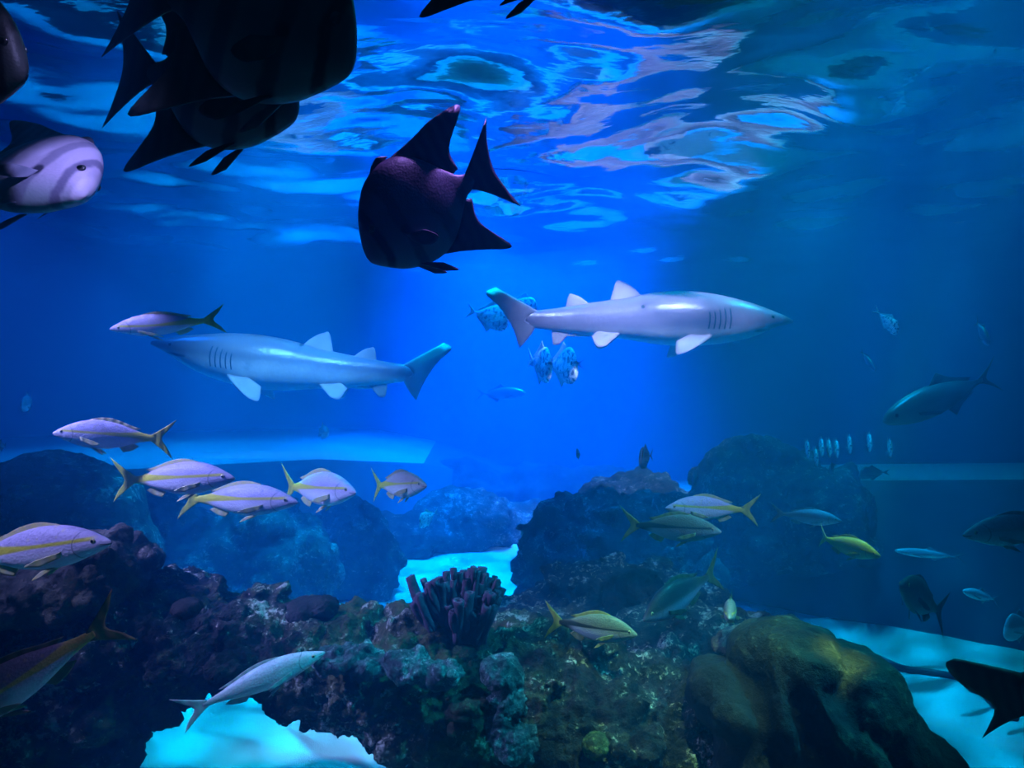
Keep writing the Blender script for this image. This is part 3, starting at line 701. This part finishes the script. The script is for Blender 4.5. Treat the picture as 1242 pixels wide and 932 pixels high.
# spadefish near the surface
make_fish('spadefish', 'spadefish', M_SPD, (434, 292, 1.72), (606, 200, 1.95), 'shaded purple disc shaped spadefish swimming nose down under the rippled surface', 'fish', bend=.06)
make_fish('spadefish', 'spadefish', M_SPB, (438, 44, 1.55), (150, -16, 1.75), 'large unlit spadefish at the top edge, facing right, overlapping another', 'fish', bend=-.05)
make_fish('spadefish', 'spadefish', M_SPB, (365, 108, 1.85), (132, 82, 2.05), 'unlit spadefish partly hidden beneath the largest unlit fish', 'fish', bend=.04)
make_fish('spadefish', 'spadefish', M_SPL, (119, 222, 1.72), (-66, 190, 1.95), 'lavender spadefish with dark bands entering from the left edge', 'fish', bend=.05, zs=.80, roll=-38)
make_fish('spadefish', 'spadefish', dict(M_SPB, body=mat_spade('deep_shade_spadefish_skin', (.03, .034, .036), (.012, .013, .016), (.05, .06, .06))), (33, 62, 1.5), (-190, 66, 1.6), 'unlit rounded fish head cut off by the upper left edge', 'fish', skip=('pelvic_fin',))  # skin darkened further so stray light leaves the fish in shade
make_fish('spadefish', 'spadefish', M_SPB, (730, -76, 1.7), (486, -88, 1.8), 'unlit fish at the top edge of which only the lower fin tip shows', 'fish')
# sharks
make_fish('shark', 'shark', M_SHK1, (961, 390, 5.6), (600, 391, 5.85), 'lavender grey shark facing right with pointed dark snout', 'shark', bend=-.10, hook=-.25, sag=-.008)
make_fish('shark', 'shark', M_SHK2, (184, 416, 5.6), (541, 452, 5.9), 'pale blue shark facing left, below the lone lavender fish', 'shark', bend=.10, sag=.035)
# yellow-tailed snappers
def snap(N, T, label, mats=None, **kw): return make_fish('snapper', 'snapper', mats or M_SNAP, N, T, label, 'fish', kw.pop('group', G_SN), **kw)
snap((133, 399, 3.1), (273, 388, 3.25), 'lavender fish swimming left just above the pale blue shark', bend=-.10, zs=.92, roll=-24)
snap((64, 525, 2.75), (212, 533, 2.85), 'lavender fish facing left with olive tail, above the dark dome rock', bend=.06, zs=1.1)
snap((285, 580, 2.75), (134, 583, 2.85), 'lavender fish with bright yellow forked tail facing right, nearest the dome rock', bend=.05)
snap((361, 609, 2.95), (212, 605, 3.1), 'pinkish fish facing right with dark tail, behind another fish tail', bend=.05, zs=.95)
snap((431, 597, 3.1), (338, 590, 3.45), 'small lavender fish facing right with thin yellow stripe, middle of the left shoal', bend=.10, zs=1.15)
snap((517, 589, 3.0), (448, 589, 3.3), 'small plump pale fish with vivid yellow tail turning towards the viewer', M_VIVID, bend=.10, zs=1.12)
snap((135, 657, 1.9), (-70, 680, 2.0), 'long pale lavender fish over the brownish boulder, tail cut by the left edge', zs=.92, bend=.04)
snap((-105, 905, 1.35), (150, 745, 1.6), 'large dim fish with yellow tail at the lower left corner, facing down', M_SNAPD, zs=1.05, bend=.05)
snap((394, 791, 2.1), (216, 868, 2.0), 'slender fish with yellow side stripe swimming up past the reef arch', M_SNAPB, zs=.78, bend=-.05)
snap((773, 770, 2.25), (660, 752, 2.35), 'striped fish with dark line and yellow tail in front of the reef top', M_STRIPE, zs=1.28, bend=.05)
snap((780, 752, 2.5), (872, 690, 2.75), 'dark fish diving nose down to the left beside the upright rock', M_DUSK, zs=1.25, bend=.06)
snap((807, 616, 3.0), (920, 619, 3.1), 'silvery blue fish facing left with green tail, right of centre', zs=1.0, bend=.04)
snap((875, 645, 2.9), (752, 636, 3.05), 'dark striped fish facing right under the silvery blue one', M_STRIPE, zs=1.15, bend=.06)
snap((1021, 632, 3.3), (934, 622, 3.45), 'dim bluish fish with pale tail facing right beside the tall dark rock', M_SNAPB, zs=1.0, bend=.05)
snap((1068, 675, 2.9), (985, 650, 3.15), 'yellow-green lit fish heading down to the right', M_LIME_LIT, zs=1.15, bend=.14, hook=.3)
snap((1168, 649, 2.4), (1310, 636, 2.5), 'dim bluish fish at the right edge facing left', M_SNAPB, zs=.95)
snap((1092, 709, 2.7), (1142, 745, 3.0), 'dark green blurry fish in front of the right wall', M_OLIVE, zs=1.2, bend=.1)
make_fish('broad', 'large_fish', dict(M_JACKD, tail=mat_fin('dark_tail', (.10, .12, .11), (.07, .085, .08))), (1420, 842, 1.45), (1158, 850, 1.6), 'large dark fish entering at the lower right edge, only its broad tail in view', 'fish')
snap((884, 750, 2.22), (888, 729, 2.5), 'small dark fish seen head-on with green lit flank above the rocks', M_SNAPD, zs=1.0)
# others
make_fish('jack', 'jack', M_JACKD, (1072, 511, 3.6), (1215, 452, 3.8), 'long dark fish diving to the left, right side of the tank', 'fish', bend=-.06, zs=1.0)
LK = 'small silver fish near the surface'
make_fish('lookdown', 'silver_fish', M_LOOK, (617, 388, 6.15), (564, 376, 6.4), 'silver deep bodied fish left of the shark tail, lower of the pair', 'fish', LK, bend=.1)
make_fish('lookdown', 'silver_fish', M_LOOK, (652, 379, 6.15), (606, 362, 6.4), 'silver deep bodied fish just above the lavender shark tail', 'fish', LK, bend=.1)
make_fish('lookdown', 'silver_fish', M_LOOK, (668, 445, 6.0), (640, 434, 6.6), 'small sparkling silver fish below the shark tail, left of two', 'fish', LK)
make_fish('lookdown', 'silver_fish', M_LOOK, (700, 444, 6.0), (660, 440, 6.6), 'small sparkling silver fish below the shark belly fins, right of two', 'fish', LK)
make_fish('jack', 'jack', M_JACKD, (638, 477, 8.0), (576, 478, 8.2), 'ghostly grey-blue torpedo fish far off below the silver fish', 'fish', zs=1.15, far=True)
make_fish('jack', 'jack', M_JACKD, (640, 440, 7.2), (712, 442, 7.4), 'faint dark fish silhouette behind the sparkling silver pair', 'fish', far=True)
make_fish('lookdown', 'silver_fish', M_LOOK, (1090, 402, 4.6), (1060, 374, 4.8), 'small glinting silver fish at the upper right under the ripples', 'fish', LK, zs=.7)
make_fish('jack', 'small_fish', M_JACKD, (1200, 418, 4.2), (1183, 388, 4.4), 'small dark fish at the far upper right', 'fish', zs=1.4, far=True)
make_fish('jack', 'small_fish', M_JACKD, (1062, 450, 5.2), (1043, 424, 5.4), 'very faint small fish in open water left of the long dark fish', 'fish', far=True)
make_fish('lookdown', 'small_fish', M_JACKD, (1042, 574, 4.4), (1080, 573, 4.5), 'small dark fish over the right ledge', 'fish', zs=.6, far=True)
make_fish('lookdown', 'small_fish', M_JACKD, (1006, 572, 4.3), (1014, 562, 4.4), 'tiny dark fish on the top of the tall dark rock', 'fish', far=True)
make_fish('lookdown', 'small_fish', M_JACKD, (776, 556, 5.4), (792, 552, 5.7), 'tiny dark fish alone in the blue above the hazy rocks', 'fish', far=True)
make_fish('lookdown', 'small_fish', M_JACKD, (842, 588, 4.8), (844, 566, 5.0), 'tiny dark fish upright beside the tall dark rock', 'fish', zs=.7, far=True)
make_fish('jack', 'small_fish', M_LOOK, (700, 544, 5.0), (702, 560, 5.0), 'tiny bright sliver of a fish in the blue centre', 'fish', far=True, zs=1.3)
make_fish('lookdown', 'small_fish', M_LOOK, (508, 634, 5.4), (532, 620, 5.6), 'pale outlined fish right of the hazy rock pillar', 'fish', far=True)
GB = 'tiny pale fish shoaling above the tall dark rock'
for u, v, l in [(979, 543, 'leftmost of the tiny pale fish above the tall dark rock'), (989, 552, 'tiny pale fish hanging lowest in the shoal above the rock'), (996, 540, 'second tiny pale fish from the left in the shoal'), (1005, 541, 'third tiny pale fish from the left in the shoal'),
                (1014, 542, 'fourth tiny pale fish from the left in the shoal'), (1030, 537, 'brightest tiny pale fish of the shoal, near its middle'), (1054, 534, 'tiny pale fish highest in the shoal'), (1079, 541, 'rightmost of the tiny pale fish above the right ledge')]:
    make_fish('lookdown', 'tiny_fish', M_LOOK, (u + 2, v + 6, 4.3), (u - 3, v - 6, 4.5), l, 'fish', GB, far=True)
make_fish('jack', 'small_fish', M_JACKP, (397, 525, 6.0), (386, 523, 6.5), 'faint pale fish in the dark blue behind the shoal', 'fish', far=True)
make_fish('jack', 'small_fish', M_JACKP, (26, 494, 4.6), (40, 484, 4.9), 'faint pale small fish at the far left in dark blue', 'fish', zs=1.5, far=True)
make_fish('lookdown', 'small_fish', M_JACKP, (1218, 762, 3.2), (1262, 756, 3.3), 'pale deep bodied fish cut by the right edge above the sand', 'fish', far=True)
make_fish('jack', 'small_fish', M_JACKP, (1085, 668, 3.9), (1172, 677, 3.9), 'thin faint pale fish in front of the dark right wall', 'fish', zs=.6, far=True)
make_fish('jack', 'small_fish', M_JACKP, (1168, 717, 3.4), (1212, 729, 3.5), 'faint pale fish low against the dark right wall', 'fish', zs=.9, far=True)
make_fish('jack', 'small_fish', M_JACKD, (-6, 541, 3.6), (8, 541, 3.8), 'tiny dark fish tail at the left edge over the light band', 'fish', far=True)
# ---------------------------------------------------------------- light and camera
def spot(name, loc, aim, color, power, angle=50, blend=.6, size=.15, caustic=0.0, cscale=5.0, base=.15):
    l = bpy.data.lights.new(name, 'SPOT'); l.color = color; l.energy = power; l.spot_size = math.radians(angle); l.spot_blend = blend; l.shadow_soft_size = size
    o = bpy.data.objects.new(name, l); COL.objects.link(o); o.location = loc
    o.rotation_euler = (Vector(aim) - Vector(loc)).to_track_quat('-Z', 'Y').to_euler()
    if caustic:
        # noise pattern in the lamp imitating light broken by the surface
        l.use_nodes = True; nt = l.node_tree; nt.nodes.clear()
        out = nt.nodes.new('ShaderNodeOutputLight'); em = nt.nodes.new('ShaderNodeEmission'); tc = nt.nodes.new('ShaderNodeTexCoord')
        sx = nt.nodes.new('ShaderNodeSeparateXYZ'); nt.links.new(tc.outputs['Normal'], sx.inputs[0])
        x, y, z = [E(nt, sx.outputs[i]) for i in range(3)]
        cb = nt.nodes.new('ShaderNodeCombineXYZ'); nt.links.new((x / z * .7).s, cb.inputs[0]); nt.links.new((y / z * 2.6).s, cb.inputs[1])
        ns = nt.nodes.new('ShaderNodeTexNoise'); ns.inputs['Scale'].default_value = cscale; ns.inputs['Detail'].default_value = 2; ns.inputs['Distortion'].default_value = 1.2
        nt.links.new(cb.outputs[0], ns.inputs['Vector'])
        f = (E(nt, ns.outputs[0]) - .5).abs().step(.07, .0).pow(2.2)
        nt.links.new((f * (caustic * 4.0) + base).s, em.inputs['Strength'])
        nt.links.new(em.outputs[0], out.inputs[0])
    return o
def area(name, loc, aim, color, power, sx, sy, spread=180):
    l = bpy.data.lights.new(name, 'AREA'); l.color = color; l.energy = power; l.shape = 'ELLIPSE'; l.size = sx; l.size_y = sy; l.spread = math.radians(spread)
    o = bpy.data.objects.new(name, l); COL.objects.link(o); o.location = loc
    o.rotation_euler = (Vector(aim) - Vector(loc)).to_track_quat('-Z', 'Y').to_euler()
    return o
spot('centre_lamp', (.2, 7.2, 4.6), (.1, 8.6, 0), (0, .175, 1), 42000, 58, 1.0, .3, .22, 7, .75)
spot('middle_haze_fill', (-.1, 6.2, 3.0), (-.1, 6.2, 0), (0, .15, 1), 3200, 40, 1.0, .2)  # fill added to light the haze before the far rocks
spot('near_haze_fill', (.55, 4.4, 2.8), (.5, 4.5, 0), (0, .12, 1), 1000, 42, 1.0, .2)  # added for blue haze in front of the middle reef
spot('left_haze_fill', (-1.15, 5.1, 2.8), (-1.1, 5.1, 0), (0, .12, 1), 900, 40, 1.0, .2)  # added for blue haze around the left rock pillar
spot('left_fill', (-4.2, 6.2, 4.4), (-3.8, 6.0, 0), (0, .12, 1), 1300, 70, 1.0, .3)  # ambient fill added for a blue glow in the left water
spot('ledge_lamp', (-3.0, 6.6, 3.4), (-3.0, 7.4, -.7), (0, .40, 1), 3300, 60, 1.0, .3)
spot('arch_lamp', (-1.1, 3.9, 3.4), (-1.05, 3.95, -1.5), (0, .47, 1), 2400, 30, .8, .1, 1.8, 9, .0)
spot('sand_lamp', (-.3, 5.7, 4.0), (-.35, 5.75, -1.5), (0, .62, 1), 2000, 18, .6, .1, 1.5, 14, .12)
spot('right_lamp', (2.2, 3.6, 3.6), (1.75, 3.9, -1.5), (0, .44, 1), 620, 38, .9, .1, 2.0, 8, .0)
spot('teal_lamp', (2.3, 5.6, 1.7), (2.2, 5.4, 0), (0, .66, .95), 150, 120, 1, .15)
spot('shoal_lamp', (-3.6, 2.0, 1.9), (-1.3, 2.65, 0), (.60, .34, 1), 2800, 31, .9, .15)
spot('spadefish_fill', (-.40, .8, 1.55), (-1.06, 1.8, .40), (.55, .38, 1), 220, 14, .8, .05)  # small fill added for the lavender spadefish alone
spot('lone_fish_fill', (-2.6, 1.6, 1.9), (-1.4, 3.15, .27), (.62, .36, 1), 1200, 15, .8, .1)  # fill added for the one fish outside the shoal beam
spot('purple_fill', (.5, 2.6, 2.4), (-.15, 1.85, .5), (.55, .22, 1), 800, 16, .8, .1)  # narrow fill added for a purple sheen on the nose-down spadefish
spot('shark_lamp', (1.0, 3.0, 2.8), (1.0, 5.8, .45), (.85, .50, 1), 3600, 34, 1.0, .2)
spot('left_shark_fill', (-1.0, 3.2, 2.8), (-1.7, 5.7, .1), (.30, .48, 1), 2200, 28, 1.0, .2)  # fill added to brighten the left-facing shark
spot('reef_fill', (2.6, 1.8, 2.6), (0, 2.3, -1.1), (.03, .66, .95), 1450, 30, .8, .12, .4, 16, .6)  # teal fill added to light the reef front
spot('green_lamp', (1.3, 1.2, 3.0), (.86, 1.95, -.74), (1.0, 1, .12), 2600, 2.4, .9, .03)
spot('olive_lamp', (.9, 1.0, 3.0), (.40, 2.2, -1.06), (.75, .95, .42), 1300, 13, .9, .05)
spot('pale_fish_fill', (-2.9, .8, 2.1), (-1.2, 1.95, -.42), (.60, .36, 1), 800, 14, .8, .08)  # fill added for the long pale fish over the boulder
spot('right_fish_fill', (2.7, 1.4, 2.6), (.95, 3.0, -.5), (.50, .46, 1), 800, 16, .9, .1)  # lavender-blue fill added for the fish right of centre
spot('yellow_lamp', (2.4, 2.2, 2.6), (1.33, 3.0, -.62), (.8, 1, .2), 900, 6, .9, .05)
area('surface_glow', (.5, 7.2, 3.6), (.5, 7.0, 0), (0, .60, 1), 170, 5.6, 4.4)
w = bpy.data.worlds.new('hall'); SC.world = w; w.use_nodes = True
w.node_tree.nodes['Background'].inputs[0].default_value = (.012, .17, .36, 1); w.node_tree.nodes['Background'].inputs[1].default_value = .13

cam = bpy.data.cameras.new('camera'); co = bpy.data.objects.new('camera', cam); COL.objects.link(co)
cam.sensor_width = 36; cam.lens = 36 * F / 1242; cam.clip_start = .02; cam.clip_end = 60
co.rotation_euler = (math.radians(90), 0, 0)
SC.camera = co
vs_ = SC.view_settings; vs_.view_transform = 'Standard'; vs_.look = 'None'; vs_.gamma = 1; vs_.use_curve_mapping = False; vs_.exposure = 0
c = SC.cycles
c.max_bounces = 5; c.diffuse_bounces = 2; c.glossy_bounces = 3; c.transmission_bounces = 2; c.transparent_max_bounces = 8; c.volume_bounces = 0
c.use_denoising = True; c.sample_clamp_indirect = 4; c.caustics_reflective = False; c.caustics_refractive = False
